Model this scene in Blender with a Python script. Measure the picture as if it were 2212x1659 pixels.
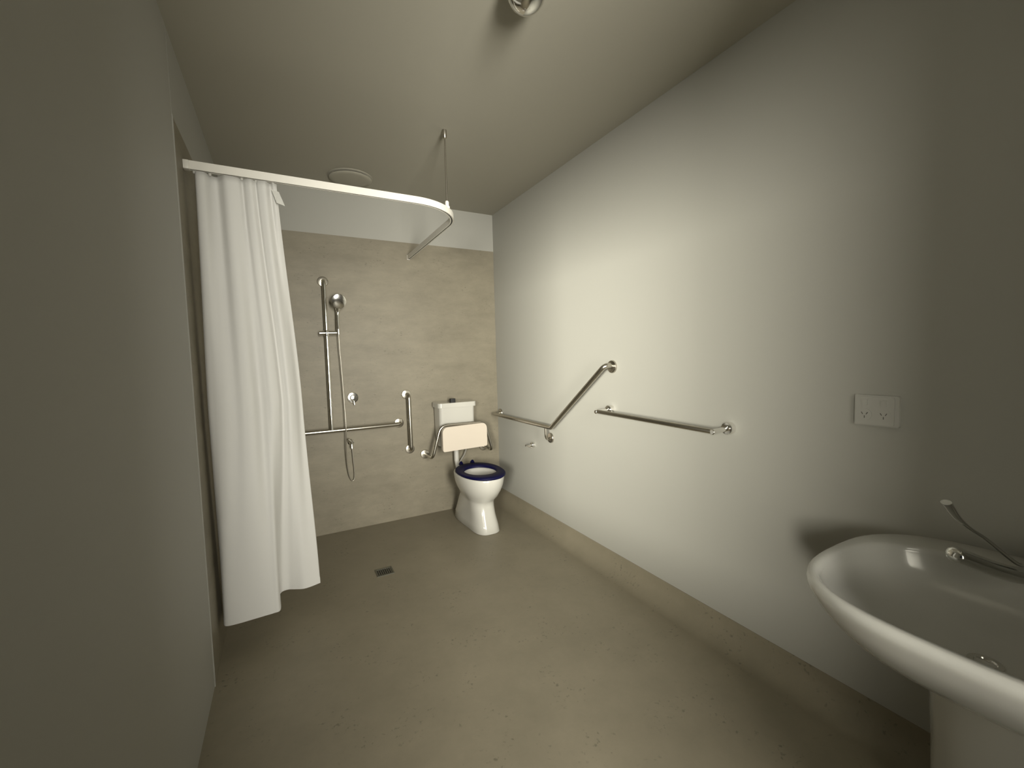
import bpy, bmesh, math, random
from mathutils import Vector, Matrix
random.seed(4)
S = bpy.context.scene
for o in list(bpy.data.objects):
    bpy.data.objects.remove(o, do_unlink=True)
C = S.collection
PI = math.pi

# ------------------------------------------------------------------ camera
cam = bpy.data.cameras.new('camera')
cam.sensor_fit = 'HORIZONTAL'
cam.sensor_width = 36.0
cam.lens = 910.94 * 36.0 / 2212.0
cam.clip_start = 0.02
cam_o = bpy.data.objects.new('camera', cam)
C.objects.link(cam_o)
M = [[0.87926463, 0.47325632, 0.05405708],
     [-0.47558769, 0.87856484, 0.04404739],
     [-0.02664694, -0.06443819, 0.99756587]]        # columns: right, forward, up
mw = Matrix.Identity(4)
for r in range(3):
    mw[r][0] = M[r][0]; mw[r][1] = M[r][2]; mw[r][2] = -M[r][1]
mw[0][3], mw[1][3], mw[2][3] = -1.78503, -3.61670, 1.37860
cam_o.matrix_world = mw
S.camera = cam_o

# ------------------------------------------------------------------ light
world = bpy.data.worlds.new('world'); S.world = world
world.use_nodes = True
world.node_tree.nodes['Background'].inputs[0].default_value = (0.60, 0.66, 0.70, 1)
world.node_tree.nodes['Background'].inputs[1].default_value = 0.02


def area(name, loc, target, sx, sy, power, col):
    l = bpy.data.lights.new(name, 'AREA'); l.shape = 'RECTANGLE'
    l.size = sx; l.size_y = sy; l.energy = power; l.color = col
    o = bpy.data.objects.new(name, l); C.objects.link(o)
    o.location = loc
    o.rotation_euler = (Vector(target) - Vector(loc)).to_track_quat('-Z', 'Y').to_euler()
    return o


# unseen light added beside the camera to brighten the right wall
area('added_side_light', (-4.2, -5.8, 1.75), (0.0, -1.75, 1.5), 1.6, 0.9, 110, (1.0, 0.965, 0.84)).data.spread = math.radians(56)
# daylight through the window in the wall behind the camera
area('rear_daylight', (-1.5, -6.2, 1.6), (-1.0, 0, 1.5), 0.9, 2.4, 510, (1.0, 0.965, 0.86))

vs = S.view_settings
vs.view_transform = 'Standard'; vs.look = 'None'; vs.gamma = 1.0
vs.use_curve_mapping = False
vs.exposure = 0.0


# ------------------------------------------------------------------ materials
def new_mat(name):
    m = bpy.data.materials.new(name); m.use_nodes = True
    return m, m.node_tree, m.node_tree.nodes['Principled BSDF']


def plain(name, col, rough=0.5, metal=0.0, coat=0.0, bump=0.0, bscale=200.0, var=0.0):
    m, t, b = new_mat(name)
    b.inputs['Roughness'].default_value = rough
    b.inputs['Metallic'].default_value = metal
    if coat:
        b.inputs['Coat Weight'].default_value = coat
        b.inputs['Coat Roughness'].default_value = 0.08
    tc = t.nodes.new('ShaderNodeTexCoord')
    n = t.nodes.new('ShaderNodeTexNoise'); n.inputs['Scale'].default_value = bscale
    n.inputs['Detail'].default_value = 3
    t.links.new(tc.outputs['Object'], n.inputs['Vector'])
    mx = t.nodes.new('ShaderNodeMix'); mx.data_type = 'RGBA'
    mx.inputs[6].default_value = (*[c * (1 - var) for c in col], 1)
    mx.inputs[7].default_value = (*[min(1, c * (1 + var)) for c in col], 1)
    t.links.new(n.outputs['Fac'], mx.inputs[0])
    t.links.new(mx.outputs[2], b.inputs['Base Color'])
    if bump:
        bp = t.nodes.new('ShaderNodeBump'); bp.inputs['Strength'].default_value = bump
        bp.inputs['Distance'].default_value = 0.002
        t.links.new(n.outputs['Fac'], bp.inputs['Height'])
        t.links.new(bp.outputs['Normal'], b.inputs['Normal'])
    return m


def vinyl(name, c_dark, c_light, stretch, rough):
    """mottled sheet vinyl: cloudy base, drawn-out streaks and sparse dark flecks"""
    m, t, b = new_mat(name)
    N = t.nodes.new; L = t.links.new
    b.inputs['Roughness'].default_value = rough
    b.inputs['Specular IOR Level'].default_value = 0.35
    tc = N('ShaderNodeTexCoord')
    mp = N('ShaderNodeMapping'); mp.inputs['Scale'].default_value = stretch
    L(tc.outputs['Object'], mp.inputs['Vector'])
    n1 = N('ShaderNodeTexNoise'); n1.inputs['Scale'].default_value = 2.2; n1.inputs['Detail'].default_value = 13
    n1.inputs['Roughness'].default_value = 0.74
    L(mp.outputs[0], n1.inputs['Vector'])
    r1 = N('ShaderNodeValToRGB')
    r1.color_ramp.elements[0].position = 0.30; r1.color_ramp.elements[0].color = (*c_dark, 1)
    r1.color_ramp.elements[1].position = 0.68; r1.color_ramp.elements[1].color = (*c_light, 1)
    L(n1.outputs['Fac'], r1.inputs[0])
    # flecks: fine noise gated by a coarser one
    n2 = N('ShaderNodeTexNoise'); n2.inputs['Scale'].default_value = 42; n2.inputs['Detail'].default_value = 3
    L(mp.outputs[0], n2.inputs['Vector'])
    n3 = N('ShaderNodeTexNoise'); n3.inputs['Scale'].default_value = 5.0; n3.inputs['Detail'].default_value = 2
    L(mp.outputs[0], n3.inputs['Vector'])
    r2 = N('ShaderNodeValToRGB'); r2.color_ramp.elements[0].position = 0.60; r2.color_ramp.elements[1].position = 0.70
    r3 = N('ShaderNodeValToRGB'); r3.color_ramp.elements[0].position = 0.52; r3.color_ramp.elements[1].position = 0.62
    L(n2.outputs['Fac'], r2.inputs[0]); L(n3.outputs['Fac'], r3.inputs[0])
    mu = N('ShaderNodeMath'); mu.operation = 'MULTIPLY'
    L(r2.outputs[0], mu.inputs[0]); L(r3.outputs[0], mu.inputs[1])
    mu2 = N('ShaderNodeMath'); mu2.operation = 'MULTIPLY'; mu2.inputs[1].default_value = 0.62
    L(mu.outputs[0], mu2.inputs[0])
    mx = N('ShaderNodeMix'); mx.data_type = 'RGBA'
    mx.inputs[7].default_value = (*[c * 0.45 for c in c_dark], 1)
    L(mu2.outputs[0], mx.inputs[0]); L(r1.outputs[0], mx.inputs[6])
    L(mx.outputs[2], b.inputs['Base Color'])
    n4 = N('ShaderNodeTexNoise'); n4.inputs['Scale'].default_value = 160
    L(tc.outputs['Object'], n4.inputs['Vector'])
    bp = N('ShaderNodeBump'); bp.inputs['Strength'].default_value = 0.12; bp.inputs['Distance'].default_value = 0.001
    L(n4.outputs['Fac'], bp.inputs['Height']); L(bp.outputs['Normal'], b.inputs['Normal'])
    return m


paint = plain('wall_paint', (0.335, 0.330, 0.298), 0.65, bump=0.03, bscale=320)
ceil_m = plain('ceiling_paint', (0.34, 0.323, 0.268), 0.85, bump=0.02, bscale=300)
wall_vinyl = vinyl('wall_vinyl', (0.165, 0.147, 0.108), (0.245, 0.220, 0.164), (1.0, 1.0, 2.4), 0.5)
floor_vinyl = vinyl('floor_vinyl', (0.195, 0.174, 0.126), (0.240, 0.212, 0.155), (1.3, 1.3, 1.3), 0.5)
chrome = plain('chrome', (0.82, 0.81, 0.78), 0.13, 1.0)
steel = plain('brushed_steel', (0.47, 0.445, 0.39), 0.27, 1.0, bscale=90, var=0.06)
tap_steel = plain('tap_chrome', (0.62, 0.62, 0.60), 0.14, 1.0)
ceramic = plain('white_ceramic', (0.50, 0.49, 0.45), 0.22, coat=0.6)
basin_m = plain('shaded_ceramic', (0.43, 0.425, 0.395), 0.2, coat=0.6)  # same white as the toilet, with shade put into a darker colour
plastic = plain('white_plastic', (0.50, 0.49, 0.455), 0.35)
outlet_m = plain('outlet_plastic', (0.385, 0.38, 0.35), 0.4)
slot_m = plain('slot_grey', (0.10, 0.095, 0.085), 0.6)
rail_m = plain('white_powder_coat', (0.74, 0.72, 0.66), 0.42)
navy = plain('navy_plastic', (0.0012, 0.0012, 0.030), 0.55)
navy.node_tree.nodes['Principled BSDF'].inputs['Specular IOR Level'].default_value = 0.2
pad_m = plain('cream_padding', (0.58, 0.515, 0.435), 0.45, bump=0.05, bscale=260)
black = plain('black_plastic', (0.006, 0.006, 0.006), 0.6)
dark_gap = plain('gap_shade', (0.05, 0.045, 0.035), 0.8)
grate_m = plain('dull_drain_steel', (0.20, 0.20, 0.17), 0.45, 1.0)
hose_m = plain('hose_steel', (0.50, 0.475, 0.42), 0.38, 1.0)
grey_hose = plain('grey_braid', (0.26, 0.25, 0.22), 0.5)
clear_m, _t, _b = new_mat('clear_plastic')
_b.inputs['Base Color'].default_value = (0.9, 0.9, 0.86, 1); _b.inputs['Roughness'].default_value = 0.15
_b.inputs['Transmission Weight'].default_value = 0.45

cloth, _t, _b = new_mat('curtain_cloth')
_b.inputs['Base Color'].default_value = (0.72, 0.715, 0.69, 1)
_b.inputs['Roughness'].default_value = 0.75
_b.inputs['Sheen Weight'].default_value = 0.15
_tr = _t.nodes.new('ShaderNodeBsdfTranslucent'); _tr.inputs[0].default_value = (0.75, 0.74, 0.70, 1)
_ms = _t.nodes.new('ShaderNodeMixShader'); _ms.inputs[0].default_value = 0.14
_tc = _t.nodes.new('ShaderNodeTexCoord')
_wv = _t.nodes.new('ShaderNodeTexNoise'); _wv.inputs['Scale'].default_value = 400
_bp = _t.nodes.new('ShaderNodeBump'); _bp.inputs['Strength'].default_value = 0.06; _bp.inputs['Distance'].default_value = 0.001
_t.links.new(_tc.outputs['Object'], _wv.inputs['Vector']); _t.links.new(_wv.outputs['Fac'], _bp.inputs['Height'])
_t.links.new(_bp.outputs['Normal'], _b.inputs['Normal'])
_out = _t.nodes['Material Output']
_t.links.new(_b.outputs[0], _ms.inputs[1]); _t.links.new(_tr.outputs[0], _ms.inputs[2])
_t.links.new(_ms.outputs[0], _out.inputs['Surface'])


# ------------------------------------------------------------------ helpers
def V(*a):
    return Vector(a)


def obj(name, bm, m, parent=None, smooth=True, angle=40):
    """link a bmesh (world coordinates) as ONE mesh object; a child keeps world coordinates minus its root's location"""
    me = bpy.data.meshes.new(name)
    bmesh.ops.recalc_face_normals(bm, faces=bm.faces)
    bm.to_mesh(me); bm.free()
    me.materials.append(m)
    if smooth:
        for p in me.polygons:
            p.use_smooth = True
        me.set_sharp_from_angle(angle=math.radians(angle))
    o = bpy.data.objects.new(name, me); C.objects.link(o)
    if parent is not None:
        base = V(0, 0, 0); q = parent
        while q is not None:
            base += q.location; q = q.parent
        me.transform(Matrix.Translation(-base))
        o.parent = parent
    return o


def thing(name, label, cat, loc=(0, 0, 0), group=None):
    o = bpy.data.objects.new(name, None); C.objects.link(o)
    o.empty_display_size = 0.05
    o.location = loc; o['label'] = label; o['category'] = cat
    if group:
        o['group'] = group
    return o


def struct(name, bm, m, parent=None, smooth=False):
    o = obj(name, bm, m, parent, smooth)
    if parent is None:
        o['kind'] = 'structure'
    return o


def box(bm, lo, hi, bev=0.0, seg=2):
    r = bmesh.ops.create_cube(bm, size=1.0)
    vs_ = r['verts']
    for v in vs_:
        v.co = V(*[lo[i] + (v.co[i] + 0.5) * (hi[i] - lo[i]) for i in range(3)])
    if bev:
        es = list({e for v in vs_ for e in v.link_edges})
        bmesh.ops.bevel(bm, geom=es, offset=bev, segments=seg, profile=0.5, affect='EDGES')
    return bm


def B(lo, hi, bev=0.0, seg=2):
    return box(bmesh.new(), lo, hi, bev, seg)


def loft(bm, rings, cap0=True, cap1=True, closed=True):
    vr = [[bm.verts.new(p) for p in r] for r in rings]
    n = len(rings[0])
    for a, b in zip(vr, vr[1:]):
        for i in range(n if closed else n - 1):
            j = (i + 1) % n
            bm.faces.new((a[i], a[j], b[j], b[i]))
    if closed and cap0:
        bm.faces.new(vr[0][::-1])
    if closed and cap1:
        bm.faces.new(vr[-1])
    return bm


def fillet(pts, r, n=7):
    """round the corners of a polyline"""
    pts = [V(*p) for p in pts]
    out = [pts[0]]
    for i in range(1, len(pts) - 1):
        p = pts[i]
        rr = r[i - 1] if isinstance(r, (list, tuple)) else r
        a = (pts[i - 1] - p); b = (pts[i + 1] - p)
        ang = a.angle(b)
        d = min(rr / math.tan(ang / 2) if ang > 0.01 else rr, a.length * 0.49, b.length * 0.49)
        if d < 1e-4 or abs(ang - PI) < 0.01:
            out.append(p); continue
        p0 = p + a.normalized() * d; p1 = p + b.normalized() * d
        rad = d * math.tan(ang / 2)
        cdir = (a.normalized() + b.normalized()).normalized()
        c = p + cdir * (rad / math.sin(ang / 2))
        u = (p0 - c).normalized(); w = (p1 - c)
        th = u.angle(w); ax = u.cross(w.normalized()).normalized()
        for k in range(n + 1):
            out.append(c + Matrix.Rotation(th * k / n, 3, ax) @ (u * rad))
    out.append(pts[-1])
    return out


def spline(pts, n=8):
    """Catmull-Rom through the points"""
    P = [V(*p) for p in pts]
    P = [P[0] * 2 - P[1]] + P + [P[-1] * 2 - P[-2]]
    out = []
    for i in range(1, len(P) - 2):
        for k in range(n):
            t = k / n
            a, b, c, d = P[i - 1:i + 3]
            out.append(0.5 * ((2 * b) + (c - a) * t + (2 * a - 5 * b + 4 * c - d) * t * t + (3 * b - a - 3 * c + d) * t ** 3))
    out.append(P[-2])
    return out


def tube(bm, path, r, n=16, flat=1.0, up=None):
    """swept circle (r may be a list); flat scales the section along its second axis"""
    path = [V(*p) for p in path]
    rings = []
    T0 = (path[1] - path[0]).normalized()
    ref = V(*up) if up else (V(0, 0, 1) if abs(T0.z) < 0.9 else V(1, 0, 0))
    nrm = (ref - T0 * ref.dot(T0)).normalized()
    T = T0
    for i, p in enumerate(path):
        if 0 < i < len(path) - 1:
            Tn = ((path[i + 1] - p).normalized() + (p - path[i - 1]).normalized()).normalized()
        elif i == 0:
            Tn = T0
        else:
            Tn = (p - path[i - 1]).normalized()
        q = T.rotation_difference(Tn)
        nrm = q @ nrm; nrm = (nrm - Tn * nrm.dot(Tn)).normalized(); T = Tn
        bn = T.cross(nrm)
        rr = r[i] if isinstance(r, (list, tuple)) else r
        rings.append([p + (bn * math.cos(2 * PI * k / n) + nrm * flat * math.sin(2 * PI * k / n)) * rr for k in range(n)])
    return loft(bm, rings)


def TB(path, r, n=16, flat=1.0, up=None):
    return tube(bmesh.new(), path, r, n, flat, up)


def lathe(bm, prof, origin, axis, n=32):
    """profile of (radius, height along axis); ends closed"""
    ax = V(*axis).normalized()
    u = ax.orthogonal().normalized(); w = ax.cross(u)
    o = V(*origin)
    rings = [[o + ax * h + (u * math.cos(2 * PI * k / n) + w * math.sin(2 * PI * k / n)) * max(r, 1e-4) for k in range(n)] for r, h in prof]
    return loft(bm, rings)


def LT(prof, origin, axis, n=32):
    return lathe(bmesh.new(), prof, origin, axis, n)


def prism(outline, d0, d1, axis='y', bev=0.0):
    """outline of 2-D points pushed along an axis"""
    bm = bmesh.new()
    f = {'y': lambda a, b, d: V(a, d, b), 'x': lambda a, b, d: V(d, a, b), 'z': lambda a, b, d: V(a, b, d)}[axis]
    loft(bm, [[f(a, b, d0) for a, b in outline], [f(a, b, d1) for a, b in outline]])
    if bev:
        es = [e for e in bm.edges if len(e.link_faces) == 2 and e.calc_face_angle(0) > 0.9]
        bmesh.ops.bevel(bm, geom=es, offset=bev, segments=3, profile=0.5, affect='EDGES')
    return bm


def rrect(x0, x1, z0, z1, r, n=6):
    out = []
    for cx, cz, a0 in ((x1 - r, z1 - r, 0), (x0 + r, z1 - r, PI / 2), (x0 + r, z0 + r, PI), (x1 - r, z0 + r, 1.5 * PI)):
        for k in range(n + 1):
            a = a0 + PI / 2 * k / n
            out.append((cx + r * math.cos(a), cz + r * math.sin(a)))
    return out


def sellipse(cx, cy, a, b, z, e=2.0, n=48, bback=None, eback=None):
    """superellipse ring; the half with y > cy may have its own length and squareness"""
    out = []
    for k in range(n):
        t = 2 * PI * k / n
        ct, st = math.cos(t), math.sin(t)
        ee = eback if (eback and st > 0) else e
        bb = bback if (bback and st > 0) else b
        out.append(V(cx + a * math.copysign(abs(ct) ** (2 / ee), ct), cy + bb * math.copysign(abs(st) ** (2 / ee), st), z))
    return out


# ------------------------------------------------------------------ the room
XL, YF, H = -2.12, -4.20, 2.70
VT = 2.366                                      # top of the vinyl wall sheet
T = 0.12
struct('floor', B((XL - T, YF - 2.2, -0.10), (T, T, 0.0)), floor_vinyl)
struct('ceiling', B((XL - T, YF - T, H), (T, T, H + 0.10)), ceil_m)
wb = struct('wall_back', B((XL - T, 0.003, 0), (T, T, H)), paint)
wr = struct('wall_right', B((0.0, YF, 0), (T, 0.003, H)), paint)
LY0, LY1, LS, LH = -4.11, -2.95, 0.78, 2.10     # unseen opening added in the left wall; sill keeps light off the floor


def pierced(bm, x0, x1, ya, yb):
    box(bm, (x0, LY1, 0), (x1, yb, H)); box(bm, (x0, ya, 0), (x1, LY0, H))
    box(bm, (x0, LY0, LH), (x1, LY1, H)); box(bm, (x0, LY0, 0), (x1, LY1, LS))
    return bm


def frame(u0, u1, z0, z1, d0, d1, axis, w=0.035):
    bm = bmesh.new()
    for a0, a1, b0, b1 in ((u0, u0 + w, z0, z1), (u1 - w, u1, z0, z1), (u0 + w, u1 - w, z0, z0 + w), (u0 + w, u1 - w, z1 - w, z1)):
        box(bm, (d0, a0, b0) if axis == 'x' else (a0, d0, b0), (d1, a1, b1) if axis == 'x' else (a1, d1, b1))
    return bm


wl = struct('wall_left', pierced(bmesh.new(), XL - T, XL - 0.003, YF, 0.003), paint)
struct('light_leak_screen', B((XL - T, YF - 2.6, 0), (XL, YF, H)), paint)           # unseen screen added to keep the side light from leaking through the rear window
struct('side_light_opening', frame(LY0, LY1, LS, LH, XL - 0.09, XL - 0.04, 'x'), plastic)  # frame of the opening added for the side light
# wall behind the camera, unseen tall window; sill added to shade the near floor
DX0, DX1, DS, DH = -1.62, -0.95, 0.55, 2.45
bm = bmesh.new()
box(bm, (XL - T, YF - T, 0), (DX0, YF, H)); box(bm, (DX1, YF - T, 0), (T, YF, H))
box(bm, (DX0, YF - T, DH), (DX1, YF, H)); box(bm, (DX0, YF - T, 0), (DX1, YF, DS))
struct('wall_front', bm, paint)
struct('window_2', frame(DX0, DX1, DS, DH, YF - 0.09, YF - 0.04, 'y'), plastic)

# vinyl sheet on the back wall and on the shower end of the left wall
obj('vinyl_sheet', B((XL, 0.0, 0), (0.0, 0.003, VT)), wall_vinyl, wb, smooth=False)
obj('vinyl_sheet', B((XL - 0.003, -1.473, 0), (XL, 0.0, VT)), wall_vinyl, wl, smooth=False)
obj('edge_bead', TB([(XL - 0.001, -1.476, 0.0), (XL - 0.001, -1.476, VT)], 0.005, 10), paint, wl)
# white strip between the vinyl and the ceiling keeps the paint flush with the sheet
obj('plaster_strip', B((XL, 0.0, VT), (0.0, 0.003, H)), paint, wb, smooth=False)
obj('plaster_strip', B((XL - 0.003, -1.473, VT), (XL, 0.0, H)), paint, wl, smooth=False)
obj('plaster_face', pierced(bmesh.new(), XL - 0.003, XL, YF, -1.479), paint, wl, smooth=False)

# coved upstand of the floor vinyl along the right wall
CV, CR = 0.120, 0.100
prof = [(0.0, CV), (-0.003, CV), (-0.003, CR)]
for k in range(1, 9):
    a = PI / 2 * k / 8
    prof.append((-0.003 - CR * (1 - math.cos(a)), CR - CR * math.sin(a)))
prof += [(-0.003 - CR, 0.0), (0.0, 0.0)]
bm = bmesh.new()
loft(bm, [[V(x, -0.001, z) for x, z in prof], [V(x, YF + 0.0, z) for x, z in prof]])
struct('baseboard_right', bm, floor_vinyl, smooth=True)

# ------------------------------------------------------------------ washbasin
BX, BY, BZ = -0.33, -3.31, 0.785
basin = thing('washbasin', 'white ceramic washbasin on the right wall, cut off by the frame edge', 'basin', (-0.02, BY, 0.0))


def basin_ring(s, z, dx=0.0, sx=None):
    """outline: square-ish front, drawn in towards the wall"""
    out = []
    n = 64
    for k in range(n):
        t = 2 * PI * k / n
        ct, st = math.cos(t), math.sin(t)
        e = 3.0 if ct < 0 else 2.6
        x = 0.368 * math.copysign(abs(ct) ** (2 / e), ct)
        if ct > 0:
            x *= 0.325 / 0.368
        y = 0.335 * math.copysign(abs(st) ** (2 / 2.7), st)
        out.append(V(min(BX + dx + x * (sx or s), -0.002), BY + y * s, z))
    return out


levels = [  # scale, z, dx   (from the underside up over the rim and down into the bowl)
    (0.10, 0.555, 0.10), (0.42, 0.558, 0.09), (0.60, 0.574, 0.075), (0.72, 0.598, 0.058), (0.82, 0.634, 0.040), (0.895, 0.674, 0.025), (0.945, 0.708, 0.014),
    (0.978, 0.738, 0.006), (0.994, 0.758, 0.001), (0.998, 0.770, 0.0), (0.992, 0.779, 0.0), (0.978, 0.7845, 0.0), (0.960, 0.786, 0.0)]
inner = [(0.925, 0.7845, -0.046), (0.905, 0.779, -0.046), (0.893, 0.765, -0.045), (0.872, 0.735, -0.043), (0.80, 0.695, -0.038), (0.66, 0.668, -0.03),
         (0.45, 0.652, -0.02), (0.2, 0.645, -0.01), (0.06, 0.643, 0.0)]
levels = [tuple(p) for p in spline(levels, 4)]
rings = [basin_ring(s, z, dx) for s, z, dx in levels]
for s, z, dx in inner:
    rings.append(basin_ring(s, z, dx, s * 0.87))
bm = bmesh.new(); loft(bm, rings)
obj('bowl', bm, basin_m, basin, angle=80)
obj('drain_ring', LT([(0.030, 0.0), (0.030, 0.004), (0.020, 0.004), (0.018, 0.001)], (-0.40, BY, 0.6435), (0, 0, 1), 24), chrome, basin)
rings = []
for z, w, d in ((0.0, 0.165, 0.33), (0.02, 0.165, 0.33), (0.05, 0.158, 0.318), (0.30, 0.165, 0.325), (0.50, 0.178, 0.335), (0.60, 0.19, 0.34)):
    r = []
    for k in range(33):
        t = PI / 2 + PI * k / 32
        ct, st = math.cos(t), math.sin(t)
        r.append(V(-0.002 - d * abs(ct) ** (2 / 2.6), BY + w * math.copysign(abs(st) ** (2 / 2.6), st), z))
    rings.append(r)
bm = bmesh.new(); loft(bm, rings)
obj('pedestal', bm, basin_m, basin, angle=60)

tap = thing('lever_tap', 'chrome mixer tap with long lever standing on the washbasin', 'tap', (-0.062, -3.404, 0.7865))
obj('base', LT([(0.030, 0.0), (0.030, 0.008), (0.025, 0.012), (0.024, 0.055), (0.022, 0.075), (0.012, 0.082)], (-0.062, -3.404, 0.7865), (0, 0, 1), 28), tap_steel, tap)
sp = spline([(-0.064, -3.402, 0.822), (-0.150, -3.356, 0.810), (-0.212, -3.320, 0.806), (-0.266, -3.289, 0.823), (-0.315, -3.261, 0.845), (-0.345, -3.244, 0.859), (-0.360, -3.235, 0.864)], 6)
nr = len(sp)
obj('spout', TB(sp, [0.024 if i < nr - 6 else (0.0235, 0.023, 0.022, 0.020, 0.016, 0.006)[i - nr + 6] for i in range(nr)], 20, 0.8), tap_steel, tap)
lv = spline([(-0.064, -3.402, 0.858), (-0.160, -3.356, 0.858), (-0.205, -3.333, 0.846), (-0.228, -3.322, 0.838), (-0.255, -3.308, 0.857), (-0.309, -3.281, 0.906), (-0.353, -3.260, 0.939), (-0.380, -3.246, 0.967), (-0.404, -3.235, 1.002)], 6)
nl = len(lv)
obj('lever', TB(lv, [0.0125 - 0.0065 * min(1, i / 16) + (0.0065 * max(0, (i - nl + 14) / 14)) for i in range(nl)], 16, 0.7), tap_steel, tap)

# ------------------------------------------------------------------ power outlet
out_t = thing('power_outlet', 'white double power outlet with two switches on the right wall', 'outlet', (0.0, -2.943, 1.16))
obj('mounting_block', prism(rrect(-3.008, -2.884, 1.108, 1.214, 0.006), -0.014, 0.0, 'x', 0.002), outlet_m, out_t, angle=30)
obj('face_plate', prism(rrect(-2.997, -2.888, 1.112, 1.209, 0.006), -0.019, -0.0135, 'x', 0.002), outlet_m, out_t, angle=30)
for cy in (-2.916, -2.969):
    obj('switch', prism(rrect(cy - 0.008, cy + 0.008, 1.178, 1.198, 0.002), -0.0225, -0.0185, 'x', 0.001), outlet_m, out_t, angle=30)
    sk = obj('socket', LT([(0.0205, 0.0), (0.0205, 0.0012), (0.0190, 0.0012)], (-0.0188, cy, 1.147), (-1, 0, 0), 28), outlet_m, out_t)
    bm = bmesh.new()
    for dy, dz, an in ((-0.007, 0.004, 0.5), (0.007, 0.004, -0.5), (0.0, -0.0085, 0.0)):
        tmp = bmesh.ops.create_cube(bm, size=1.0)['verts']
        for v in tmp:
            p = Matrix.Rotation(an, 3, 'X') @ V(v.co.x * 0.001, v.co.y * 0.0022, v.co.z * 0.0085)
            v.co = p + V(-0.0202, cy + dy, 1.147 + dz)
    obj('pin_slots', bm, slot_m, sk, smooth=False)


# ------------------------------------------------------------------ grab rails
def flange(parent, c, axis, r=0.040, name='flange'):
    return obj(name, LT([(r, 0.0), (r, 0.006), (r * 0.93, 0.011), (r * 0.62, 0.014), (0.0165, 0.0145)], c, axis, 32), steel, parent)


RT = 0.016
gr = thing('grab_rail', 'angled stainless grab rail bent upward on the right wall beside toilet', 'grab rail', (0.0, -0.95, 0.85), 'stainless grab rails')
path = fillet([(-0.004, -0.065, 0.851), (-0.085, -0.075, 0.851), (-0.085, -1.045, 0.851), (-0.085, -1.655, 1.318), (-0.004, -1.622, 1.302)], [0.05, 0.03, 0.06])
obj('bar', TB(path, RT, 18), steel, gr)
flange(gr, (0, -0.065, 0.851), (-1, 0, 0)); flange(gr, (0, -1.618, 1.301), (-1, 0, 0)); flange(gr, (0, -0.915, 0.746), (-1, 0, 0))
obj('support_bracket', TB(fillet([(-0.004, -0.915, 0.746), (-0.085, -0.972, 0.748), (-0.085, -0.972, 0.845)], 0.045), 0.0085, 14), steel, gr)

tg = thing('shower_grab_rail', 'inverted T-shaped stainless shower rail on the tan back wall', 'grab rail', (-1.484, 0.0, 0.84), 'stainless grab rails')
obj('vertical_bar', TB(fillet([(-1.485, -0.004, 2.000), (-1.483, -0.075, 2.000), (-1.483, -0.075, 0.838)], 0.045), 0.0145, 18), chrome, tg)
obj('horizontal_bar', TB(fillet([(-2.02, -0.004, 0.838), (-2.02, -0.075, 0.838), (-0.946, -0.075, 0.840), (-0.946, -0.004, 0.840)], 0.045), RT, 18), steel, tg)
flange(tg, (-1.485, 0, 2.000), (0, -1, 0)); flange(tg, (-2.02, 0, 0.838), (0, -1, 0)); flange(tg, (-0.946, 0, 0.840), (0, -1, 0))
sl = obj('slider', TB([(-1.537, -0.080, 1.597), (-1.534, -0.080, 1.597), (-1.393, -0.080, 1.600), (-1.389, -0.080, 1.600)], [0.010, 0.0145, 0.0145, 0.010], 18), chrome, tg)
obj('slider_collar', LT([(0.019, -0.022), (0.021, -0.018), (0.021, 0.018), (0.019, 0.022)], (-1.483, -0.075, 1.598), (0, 0, 1), 24), chrome, sl)

vg = thing('grab_rail', 'short vertical stainless grab rail between shower mixer and toilet cistern', 'grab rail', (-0.868, 0.0, 0.84), 'stainless grab rails')
obj('bar', TB(fillet([(-0.873, -0.004, 1.080), (-0.871, -0.075, 1.080), (-0.868, -0.075, 0.606), (-0.861, -0.004, 0.604)], 0.035), RT, 18), steel, vg)
flange(vg, (-0.873, 0, 1.080), (0, -1, 0)); flange(vg, (-0.861, 0, 0.604), (0, -1, 0))

# ------------------------------------------------------------------ towel rail
tr = thing('towel_rail', 'straight chrome towel rail on two round posts on the right wall', 'towel rail', (0.0, -2.0, 1.03))
obj('bar', TB([(-0.116, -1.612, 1.031), (-0.112, -2.398, 1.020)], 0.0125, 18), steel, tr)
for y, z in ((-1.605, 1.034), (-2.403, 1.026)):
    ps = obj('post', TB([(-0.002, y, z), (-0.035, y, z), (-0.036, y, z - 0.001), (-0.128, y, z - 0.005), (-0.131, y, z - 0.005)], [0.019, 0.019, 0.012, 0.012, 0.009], 20), chrome, tr, angle=30)
    obj('flange', LT([(0.028, 0.0), (0.028, 0.028), (0.026, 0.031), (0.013, 0.032)], (0, y, z), (-1, 0, 0), 32), chrome, ps)

# ------------------------------------------------------------------ toilet-roll peg
pg = thing('toilet_roll_peg', 'small chrome peg below the bend of angled grab rail', 'toilet roll holder', (0.0, -0.655, 0.645))
obj('flange', LT([(0.024, 0.0), (0.024, 0.020), (0.021, 0.024), (0.008, 0.025)], (0, -0.655, 0.647), (-1, 0, 0), 28), chrome, pg)
obj('arm', TB(fillet([(-0.020, -0.655, 0.647), (-0.064, -0.655, 0.647), (-0.064, -0.735, 0.645)], 0.014), 0.0055, 12), chrome, pg)
obj('end_knob', LT([(0.005, 0.0), (0.009, 0.003), (0.009, 0.010), (0.006, 0.013)], (-0.064, -0.648, 0.647), (-0.6, 0.8, 0), 18), chrome, pg)

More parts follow.
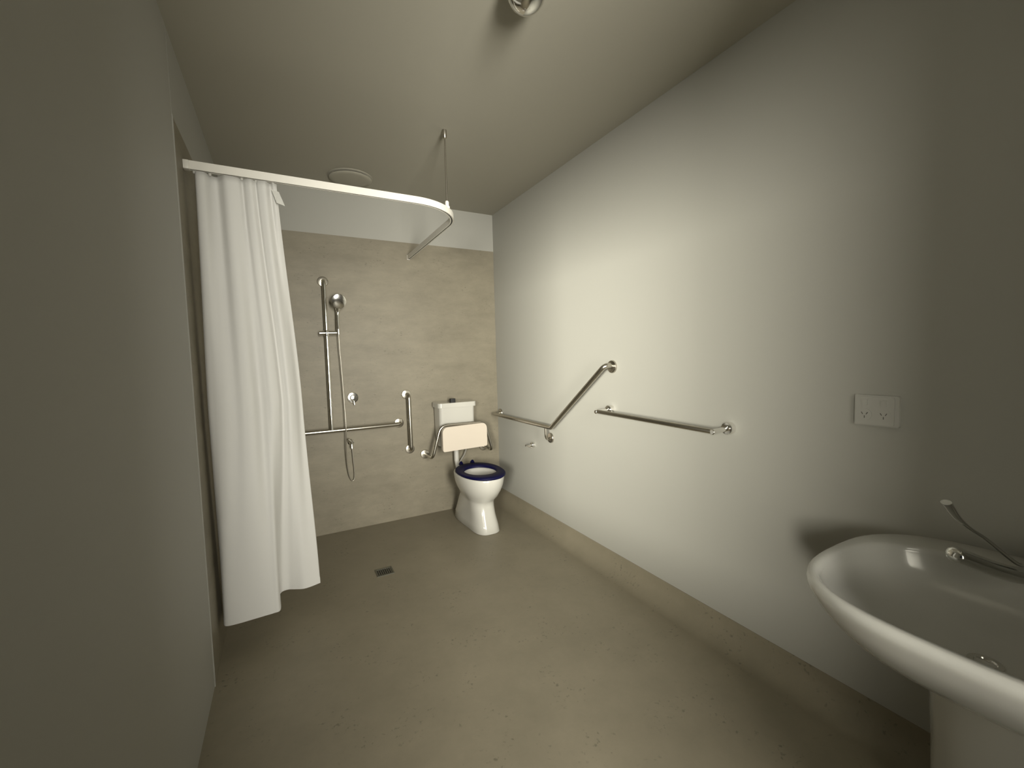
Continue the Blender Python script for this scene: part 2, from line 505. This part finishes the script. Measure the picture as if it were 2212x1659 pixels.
# ------------------------------------------------------------------ shower fittings
mx = thing('shower_mixer', 'round chrome shower mixer on tan wall above the horizontal rail', 'mixer tap', (-1.307, 0.0, 1.082))
obj('wall_plate', LT([(0.044, 0.0), (0.044, 0.004), (0.040, 0.009), (0.026, 0.011)], (-1.307, 0, 1.082), (0, -1, 0), 36), chrome, mx)
obj('body', LT([(0.025, 0.008), (0.025, 0.045), (0.021, 0.052), (0.005, 0.054)], (-1.307, 0, 1.082), (0, -1, 0), 32), chrome, mx)
obj('lever', TB([(-1.307, -0.040, 1.066), (-1.305, -0.046, 1.046), (-1.303, -0.050, 1.026)], [0.009, 0.0065, 0.005], 14), chrome, mx)

el = thing('hose_outlet', 'chrome wall elbow feeding the shower hose, below horizontal rail', 'wall outlet', (-1.340, 0.0, 0.722))
obj('wall_plate', LT([(0.025, 0.0), (0.025, 0.004), (0.021, 0.008), (0.013, 0.010)], (-1.340, 0, 0.722), (0, -1, 0), 28), chrome, el)
obj('elbow', TB(fillet([(-1.340, -0.005, 0.722), (-1.340, -0.042, 0.722), (-1.339, -0.046, 0.676)], 0.02), 0.0125, 18), chrome, el)
obj('holder', TB([(-1.340, -0.036, 0.728), (-1.357, -0.052, 0.744), (-1.368, -0.060, 0.757)], [0.017, 0.013, 0.008], 16), chrome, el)

hs = thing('hand_shower', 'chrome hand shower clipped upright to slider of the T-shaped rail', 'hand shower', (-1.398, -0.105, 1.60))
ha = V(0.02, -0.93, -0.30).normalized()
hc = V(-1.394, -0.125, 1.838)
prof = [(0.010, -0.034), (0.030, -0.030), (0.046, -0.018), (0.055, -0.004), (0.0575, 0.006), (0.056, 0.012), (0.050, 0.0145), (0.010, 0.0155)]
obj('spray_head', LT(prof, hc, ha, 36), chrome, hs)
obj('handle', TB(spline([(-1.394, -0.103, 1.800), (-1.396, -0.094, 1.770), (-1.399, -0.094, 1.735), (-1.401, -0.100, 1.67), (-1.401, -0.106, 1.62), (-1.401, -0.108, 1.586)], 4),
                 [0.020] * 3 + [0.019, 0.017, 0.0145, 0.0130, 0.0122] + [0.012] * 9 + [0.011] * 4, 18), chrome, hs)
hp = [(-1.401, -0.108, 1.590), (-1.400, -0.108, 1.50), (-1.392, -0.100, 1.30), (-1.385, -0.098, 1.05), (-1.383, -0.110, 0.84), (-1.388, -0.085, 0.70), (-1.384, -0.060, 0.56),
      (-1.372, -0.050, 0.465), (-1.352, -0.045, 0.415), (-1.334, -0.043, 0.425), (-1.329, -0.043, 0.48), (-1.334, -0.044, 0.58), (-1.338, -0.046, 0.674)]
obj('hose', TB(spline(hp, 8), 0.0036, 12), hose_m, hs)

# ------------------------------------------------------------------ toilet
TX, TY = -0.430, -0.495
toilet = thing('toilet', 'white toilet with navy blue seat and close wall cistern', 'toilet', (TX, TY, 0.0))
lv_ = [  # z, half width, front length, back length, squareness, centre y, extra width towards the wall
    (0.000, 0.108, 0.215, 0.375, 3.0, -0.490, 0.22), (0.006, 0.112, 0.220, 0.378, 3.0, -0.490, 0.22), (0.060, 0.106, 0.198, 0.370, 2.9, -0.490, 0.20), (0.130, 0.097, 0.165, 0.345, 2.7, -0.490, 0.16),
    (0.190, 0.099, 0.142, 0.310, 2.5, -0.490, 0.12), (0.222, 0.101, 0.143, 0.290, 2.4, -0.490, 0.10), (0.245, 0.106, 0.165, 0.280, 2.3, -0.490, 0.05), (0.285, 0.133, 0.210, 0.270, 2.15, -0.490, 0.0),
    (0.330, 0.157, 0.243, 0.265, 2.1, -0.490, 0.0), (0.380, 0.173, 0.264, 0.262, 2.1, -0.490, 0.0), (0.425, 0.179, 0.273, 0.262, 2.1, -0.490, 0.0), (0.442, 0.178, 0.272, 0.262, 2.1, -0.490, 0.0), (0.448, 0.172, 0.266, 0.256, 2.1, -0.490, 0.0)]
rings = []
for z, w, f, b, e, cy, k in lv_:
    rg = sellipse(TX, cy, w, f, z, e, 56, b, e + 0.5)
    rings.append([V(TX + (p.x - TX) * (1 + k * max(0, p.y - cy) / b), p.y, p.z) for p in rg])
for z, w, f in ((0.448, 0.130, 0.175), (0.430, 0.122, 0.165), (0.37, 0.105, 0.14), (0.31, 0.080, 0.105), (0.27, 0.05, 0.065)):
    rings.append(sellipse(TX, -0.520, w, f, z, 2.1, 56, f))
bm = bmesh.new(); loft(bm, rings)
obj('pan', bm, ceramic, toilet, angle=70)
# seat ring
SZ = 0.449


def seat_ring(a, bf, bb, z):
    return sellipse(TX, -0.500, a, bf, z, 2.15, 56, bb)


rg = [seat_ring(0.176, 0.276, 0.236, SZ), seat_ring(0.183, 0.283, 0.243, SZ + 0.006), seat_ring(0.183, 0.283, 0.243, SZ + 0.016), seat_ring(0.176, 0.276, 0.236, SZ + 0.022)]
rg += [sellipse(TX, -0.518, a, b, z, 2.05, 56) for a, b, z in ((0.135, 0.160, SZ + 0.022), (0.128, 0.151, SZ + 0.015), (0.127, 0.150, SZ + 0.001), (0.132, 0.156, SZ))]
bm = bmesh.new(); loft(bm, rg + [rg[0]], cap0=False, cap1=False)
bmesh.ops.remove_doubles(bm, verts=bm.verts, dist=1e-5)
seat = obj('seat', bm, navy, toilet, angle=60)
for sx in (-0.055, 0.050):
    obj('hinge', TB([(TX + sx, -0.262, SZ + 0.010), (TX + sx, -0.238, SZ + 0.026), (TX + sx, -0.222, SZ + 0.012)], 0.015, 14), navy, seat)
# cistern
CX0, CX1 = -0.640, -0.316
rings = []
for z, d, w in ((0.610, 0.125, 0.020), (0.622, 0.145, 0.006), (0.70, 0.162, 0.003), (0.80, 0.172, 0.001), (0.957, 0.178, 0.0)):
    rings.append([V(x, y, z) for x, y in rrect(CX0 + w, CX1 - w, -0.006 - d, -0.006, 0.03)])
bm = bmesh.new(); loft(bm, rings)
cist = obj('cistern', bm, ceramic, toilet, angle=50)
bm = prism(rrect(CX0 - 0.014, CX1 + 0.012, -0.196, -0.004, 0.03), 0.957, 0.996, 'z', 0.008)
obj('lid', bm, ceramic, cist, angle=50)
bt = obj('flush_button', prism(rrect(-0.521, -0.476, -0.135, -0.095, 0.006), 0.995, 1.026, 'z', 0.003), black, cist, angle=40)
obj('flush_pipe', TB(fillet([(-0.470, -0.09, 0.618), (-0.470, -0.09, 0.47), (-0.470, -0.13, 0.40), (-0.470, -0.24, 0.39)], 0.03), 0.021, 18), plastic, toilet)
obj('pipe_collar', LT([(0.026, 0.0), (0.028, 0.004), (0.028, 0.030), (0.026, 0.034)], (-0.470, -0.09, 0.565), (0, 0, 1), 24), plastic, toilet)
obj('water_hose', TB(spline([(-0.372, -0.08, 0.618), (-0.368, -0.075, 0.56), (-0.385, -0.062, 0.50), (-0.425, -0.045, 0.43), (-0.43, -0.025, 0.36), (-0.43, -0.004, 0.33)], 8), 0.007, 12), grey_hose, toilet)

# ------------------------------------------------------------------ backrest over the pan
bk = thing('backrest', 'cream padded backrest on a steel tube frame in front of the cistern', 'backrest', (-0.445, 0.0, 0.54))
fp = fillet([(-0.730, -0.004, 0.541), (-0.728, -0.215, 0.541), (-0.650, -0.222, 0.815), (-0.243, -0.222, 0.808), (-0.172, -0.215, 0.545), (-0.166, -0.004, 0.541)], [0.05, 0.075, 0.075, 0.05])
fr = obj('frame', TB(fp, 0.0125, 16), steel, bk)
flange(fr, (-0.730, 0, 0.541), (0, -1, 0)); flange(fr, (-0.166, 0, 0.541), (0, -1, 0))
bm = bmesh.new()
ol = rrect(-0.652, -0.246, 0.600, 0.806, 0.035)
ol2 = []
top_half, low_half = rrect(-0.652, -0.246, 0.600, 0.806, 0.045), rrect(-0.652, -0.246, 0.600, 0.806, 0.016)
for k in range(len(ol)):                         # squarer lower corners, softly rounded upper ones
    ol2.append(top_half[k] if k < len(ol) // 2 else low_half[k])
loft(bm, [[V(x, -0.2345, z + (x + 0.45) * 0.02) for x, z in ol2], [V(x, -0.272, z + (x + 0.45) * 0.02) for x, z in ol2]])
es = [e for e in bm.edges if len(e.link_faces) == 2 and e.calc_face_angle(0) > 0.9]
bmesh.ops.bevel(bm, geom=es, offset=0.011, segments=4, profile=0.5, affect='EDGES')
obj('cushion', bm, pad_m, bk, angle=60)

# ------------------------------------------------------------------ floor drain
dr = thing('floor_drain', 'small square metal floor drain in the tan vinyl floor', 'drain', (-1.28, -0.857, 0.0))
bm = bmesh.new()
x0, x1, y0, y1, w = -1.334, -1.226, -0.907, -0.807, 0.010
for lo, hi in (((x0, y0), (x1, y0 + w)), ((x0, y1 - w), (x1, y1)), ((x0, y0 + w), (x0 + w, y1 - w)), ((x1 - w, y0 + w), (x1, y1 - w))):
    box(bm, (lo[0], lo[1], 0.0), (hi[0], hi[1], 0.004))
obj('rim', bm, grate_m, dr, smooth=False)
obj('sump', B((x0 + w, y0 + w, 0.0), (x1 - w, y1 - w, 0.0006)), black, dr, smooth=False)
for k in range(7):
    xx = x0 + w + 0.006 + k * 0.0123
    obj('grate_bar', B((xx, y0 + w, 0.0006), (xx + 0.0062, y1 - w, 0.003)), grate_m, dr, smooth=False)

# ------------------------------------------------------------------ curtain rail
RX, RY, RZ = -0.806, -1.305, 2.225
cr = thing('curtain_rail', 'white L-shaped shower curtain rail hung from wall and ceiling', 'curtain rail', (-1.1, -1.305, RZ))
path = fillet([(XL + 0.002, RY, 0), (RX, RY, 0), (RX, -0.002, 0)], 0.30, 18)


def rail_section(hw, z0, z1):
    rings = []
    for i, p in enumerate(path):
        a = path[max(i - 1, 0)]; b = path[min(i + 1, len(path) - 1)]
        t = (b - a).normalized(); n = V(-t.y, t.x, 0)
        rings.append([V(p.x, p.y, 0) + n * s * hw + V(0, 0, z) for s, z in ((-1, z0), (1, z0), (1, z1), (-1, z1))])
    return loft(bmesh.new(), rings)


bm = bmesh.new()
rings = []
for i, p in enumerate(path):                     # a C section with the slot open downwards
    a = path[max(i - 1, 0)]; b = path[min(i + 1, len(path) - 1)]
    t = (b - a).normalized(); n = V(-t.y, t.x, 0)
    sec = [(-0.011, 0.036), (-0.011, 0.0), (-0.004, 0.0), (-0.004, 0.003), (-0.009, 0.003), (-0.009, 0.033),
           (0.009, 0.033), (0.009, 0.003), (0.004, 0.003), (0.004, 0.0), (0.011, 0.0), (0.011, 0.036)]
    rings.append([V(p.x, p.y, RZ) + n * s + V(0, 0, z) for s, z in sec])
loft(bm, rings)
track = obj('track', bm, rail_m, cr, angle=30)
obj('runner_channel', rail_section(0.0085, RZ + 0.002, RZ + 0.004), black, track, smooth=False)
obj('wall_bracket', B((XL, RY - 0.017, RZ - 0.002), (XL + 0.022, RY + 0.017, RZ + 0.036), 0.003), rail_m, cr)
obj('wall_bracket', B((RX - 0.013, -0.010, RZ - 0.002), (RX + 0.013, 0.0, RZ + 0.038), 0.002), rail_m, cr)
hx, hy = -0.893, -1.217
obj('hanger_rod', TB([(hx, hy, RZ + 0.036), (hx, hy, H)], 0.0045, 12), steel, cr)
obj('ceiling_cap', LT([(0.010, -0.045), (0.013, -0.040), (0.013, 0.0)], (hx, hy, H), (0, 0, 1), 20), steel, cr)
obj('rail_clamp', LT([(0.016, 0.0), (0.016, 0.012), (0.011, 0.016), (0.011, 0.038), (0.007, 0.044)], (hx, hy, RZ + 0.030), (0, 0, 1), 20), rail_m, cr)

# ------------------------------------------------------------------ shower curtain
sc = thing('shower_curtain', 'white shower curtain bunched at the left end of its rail', 'curtain', (-1.95, RY, 0.15))
top_pts = [(-2.112, -1.285), (-2.104, -1.318), (-2.080, -1.322), (-2.060, -1.292), (-2.040, -1.285), (-2.018, -1.318), (-1.998, -1.324), (-1.972, -1.316), (-1.958, -1.300),
           (-1.945, -1.315), (-1.928, -1.322), (-1.912, -1.306), (-1.902, -1.318), (-1.880, -1.324), (-1.862, -1.300), (-1.850, -1.312), (-1.838, -1.305)]
mid_pts = [(-2.112, -1.225), (-2.108, -1.300), (-2.083, -1.325), (-2.050, -1.335), (-2.015, -1.330), (-1.985, -1.340), (-1.955, -1.335), (-1.930, -1.300), (-1.905, -1.312),
           (-1.885, -1.318), (-1.862, -1.300), (-1.850, -1.268), (-1.835, -1.275), (-1.820, -1.282), (-1.800, -1.255), (-1.785, -1.215), (-1.770, -1.200)]
bot_pts = [(-2.108, -1.130), (-2.105, -1.200), (-2.100, -1.262), (-2.085, -1.285), (-2.040, -1.290), (-1.990, -1.288), (-1.940, -1.285), (-1.895, -1.282), (-1.868, -1.272),
           (-1.866, -1.200), (-1.872, -1.130), (-1.862, -1.085), (-1.830, -1.075), (-1.795, -1.092), (-1.755, -1.110), (-1.715, -1.105), (-1.672, -1.090)]


top_pts = [(-2.085 + (x + 2.112) / 0.274 * 0.315, y) for x, y in top_pts]
mid_pts = [(-2.100 + (x + 2.112) / 0.342 * 0.388, y) for x, y in mid_pts]


def res2(pts, n=121):
    s = spline([(a, b, 0) for a, b in pts], 12)
    L_ = [0]
    for a, b in zip(s, s[1:]):
        L_.append(L_[-1] + (b - a).length)
    out = []; j = 0
    # keep the correspondence of control points: sample by index
    for k in range(n):
        f = k / (n - 1) * (len(s) - 1); i = min(int(f), len(s) - 2)
        out.append(s[i].lerp(s[i + 1], f - i))
    return out


tp, md, bo = res2(top_pts), res2(mid_pts), res2(bot_pts)
ZT, ZB = RZ - 0.008, 0.150
rows = 70
grid = []
for r in range(rows + 1):
    f = r / rows                                  # 0 top, 1 bottom
    row = []
    for a, b, c in zip(tp, md, bo):
        w0 = (1 - f) * (1 - 2 * f); w1 = 4 * f * (1 - f); w2 = f * (2 * f - 1)
        if f < 0.5:
            g = f / 0.5; g = g * g * (3 - 2 * g) * 0.5 + g * 0.5
            p = a.lerp(b, g)
        else:
            g = (f - 0.5) / 0.5; g = g * g * (3 - 2 * g) * 0.5 + g * 0.5
            p = b.lerp(c, g)
        row.append(V(max(p.x, XL + 0.004), p.y, ZT + (ZB - ZT) * f))
    grid.append(row)
bm = bmesh.new()
loft(bm, grid, closed=False)
cl = obj('cloth', bm, cloth, sc, angle=180)
md_ = cl.modifiers.new('thickness', 'SOLIDIFY'); md_.thickness = 0.0015; md_.offset = 0
bm = bmesh.new()
hem = []
for f in (-0.0005, 0.0):
    pass
for p, z in ((0, ZB + 0.0), (0, ZB + 0.035)):
    ring = []
    for i, q in enumerate(grid[-1] if z < ZB + 0.02 else grid[-2]):
        row = grid[-1] if z < ZB + 0.02 else grid[-2]
        a = row[max(i - 1, 0)]; b = row[min(i + 1, len(row) - 1)]
        t = (b - a); n = V(t.y, -t.x, 0).normalized()
        ring.append(V(q.x, q.y, z) + n * 0.0018)
    hem.append(ring)
loft(bm, hem, closed=False)
obj('hem', bm, cloth, sc, angle=180)
for i in (2, 22, 47, 60, 72, 84, 99, 112):        # gliders that hang the cloth from the track
    p = tp[i]
    obj('glider', LT([(0.0035, 0.0), (0.006, 0.003), (0.006, 0.010), (0.003, 0.0135)], (p.x, RY, RZ - 0.0145), (0, 0, 1), 12), plastic, sc)
# clear tag at the loose top corner
bm = bmesh.new()
a0 = V(-1.792, -1.322, 2.185)
loft(bm, [[a0 + V(0, 0, 0), a0 + V(0.030, -0.002, -0.008), a0 + V(0.052, -0.010, -0.072), a0 + V(0.018, -0.012, -0.062)],
          [a0 + V(0, 0.002, 0), a0 + V(0.030, 0.0, -0.008), a0 + V(0.052, -0.008, -0.072), a0 + V(0.018, -0.010, -0.062)]])
obj('corner_tag', bm, clear_m, sc, smooth=False)

# ------------------------------------------------------------------ ceiling fittings
vc = (-1.290, -0.325, H)
vt = thing('ceiling_vent', 'round pale exhaust vent on the ceiling behind the curtain rail', 'vent', vc)
obj('collar', LT([(0.150, -0.003), (0.152, -0.002), (0.152, 0.0)], vc, (0, 0, 1), 56), ceil_m, vt)
obj('gap_ring', LT([(0.132, -0.013), (0.132, -0.003)], vc, (0, 0, 1), 56), dark_gap, vt)  # shadow of the gap above the cover disc, put into a dark ring
obj('cover_disc', LT([(0.02, -0.022), (0.110, -0.021), (0.140, -0.018), (0.146, -0.014), (0.140, -0.0115), (0.02, -0.0115)], vc, (0, 0, 1), 56), ceil_m, vt)

lc = (-0.966, -2.279, H)
lt = thing('ceiling_light', 'chrome dome light fitting on the ceiling at the top frame edge', 'light', lc)
obj('base_plate', LT([(0.073, -0.008), (0.075, -0.005), (0.075, 0.0)], lc, (0, 0, 1), 40), chrome, lt)
prof = [(0.004, -0.110)]
for k in range(1, 11):
    a = PI / 2 * k / 10
    prof.append((0.070 * math.sin(a), -0.040 - 0.070 * math.cos(a)))
prof += [(0.070, -0.020), (0.068, -0.007)]
obj('dome', LT(prof, lc, (0, 0, 1), 48), chrome, lt)
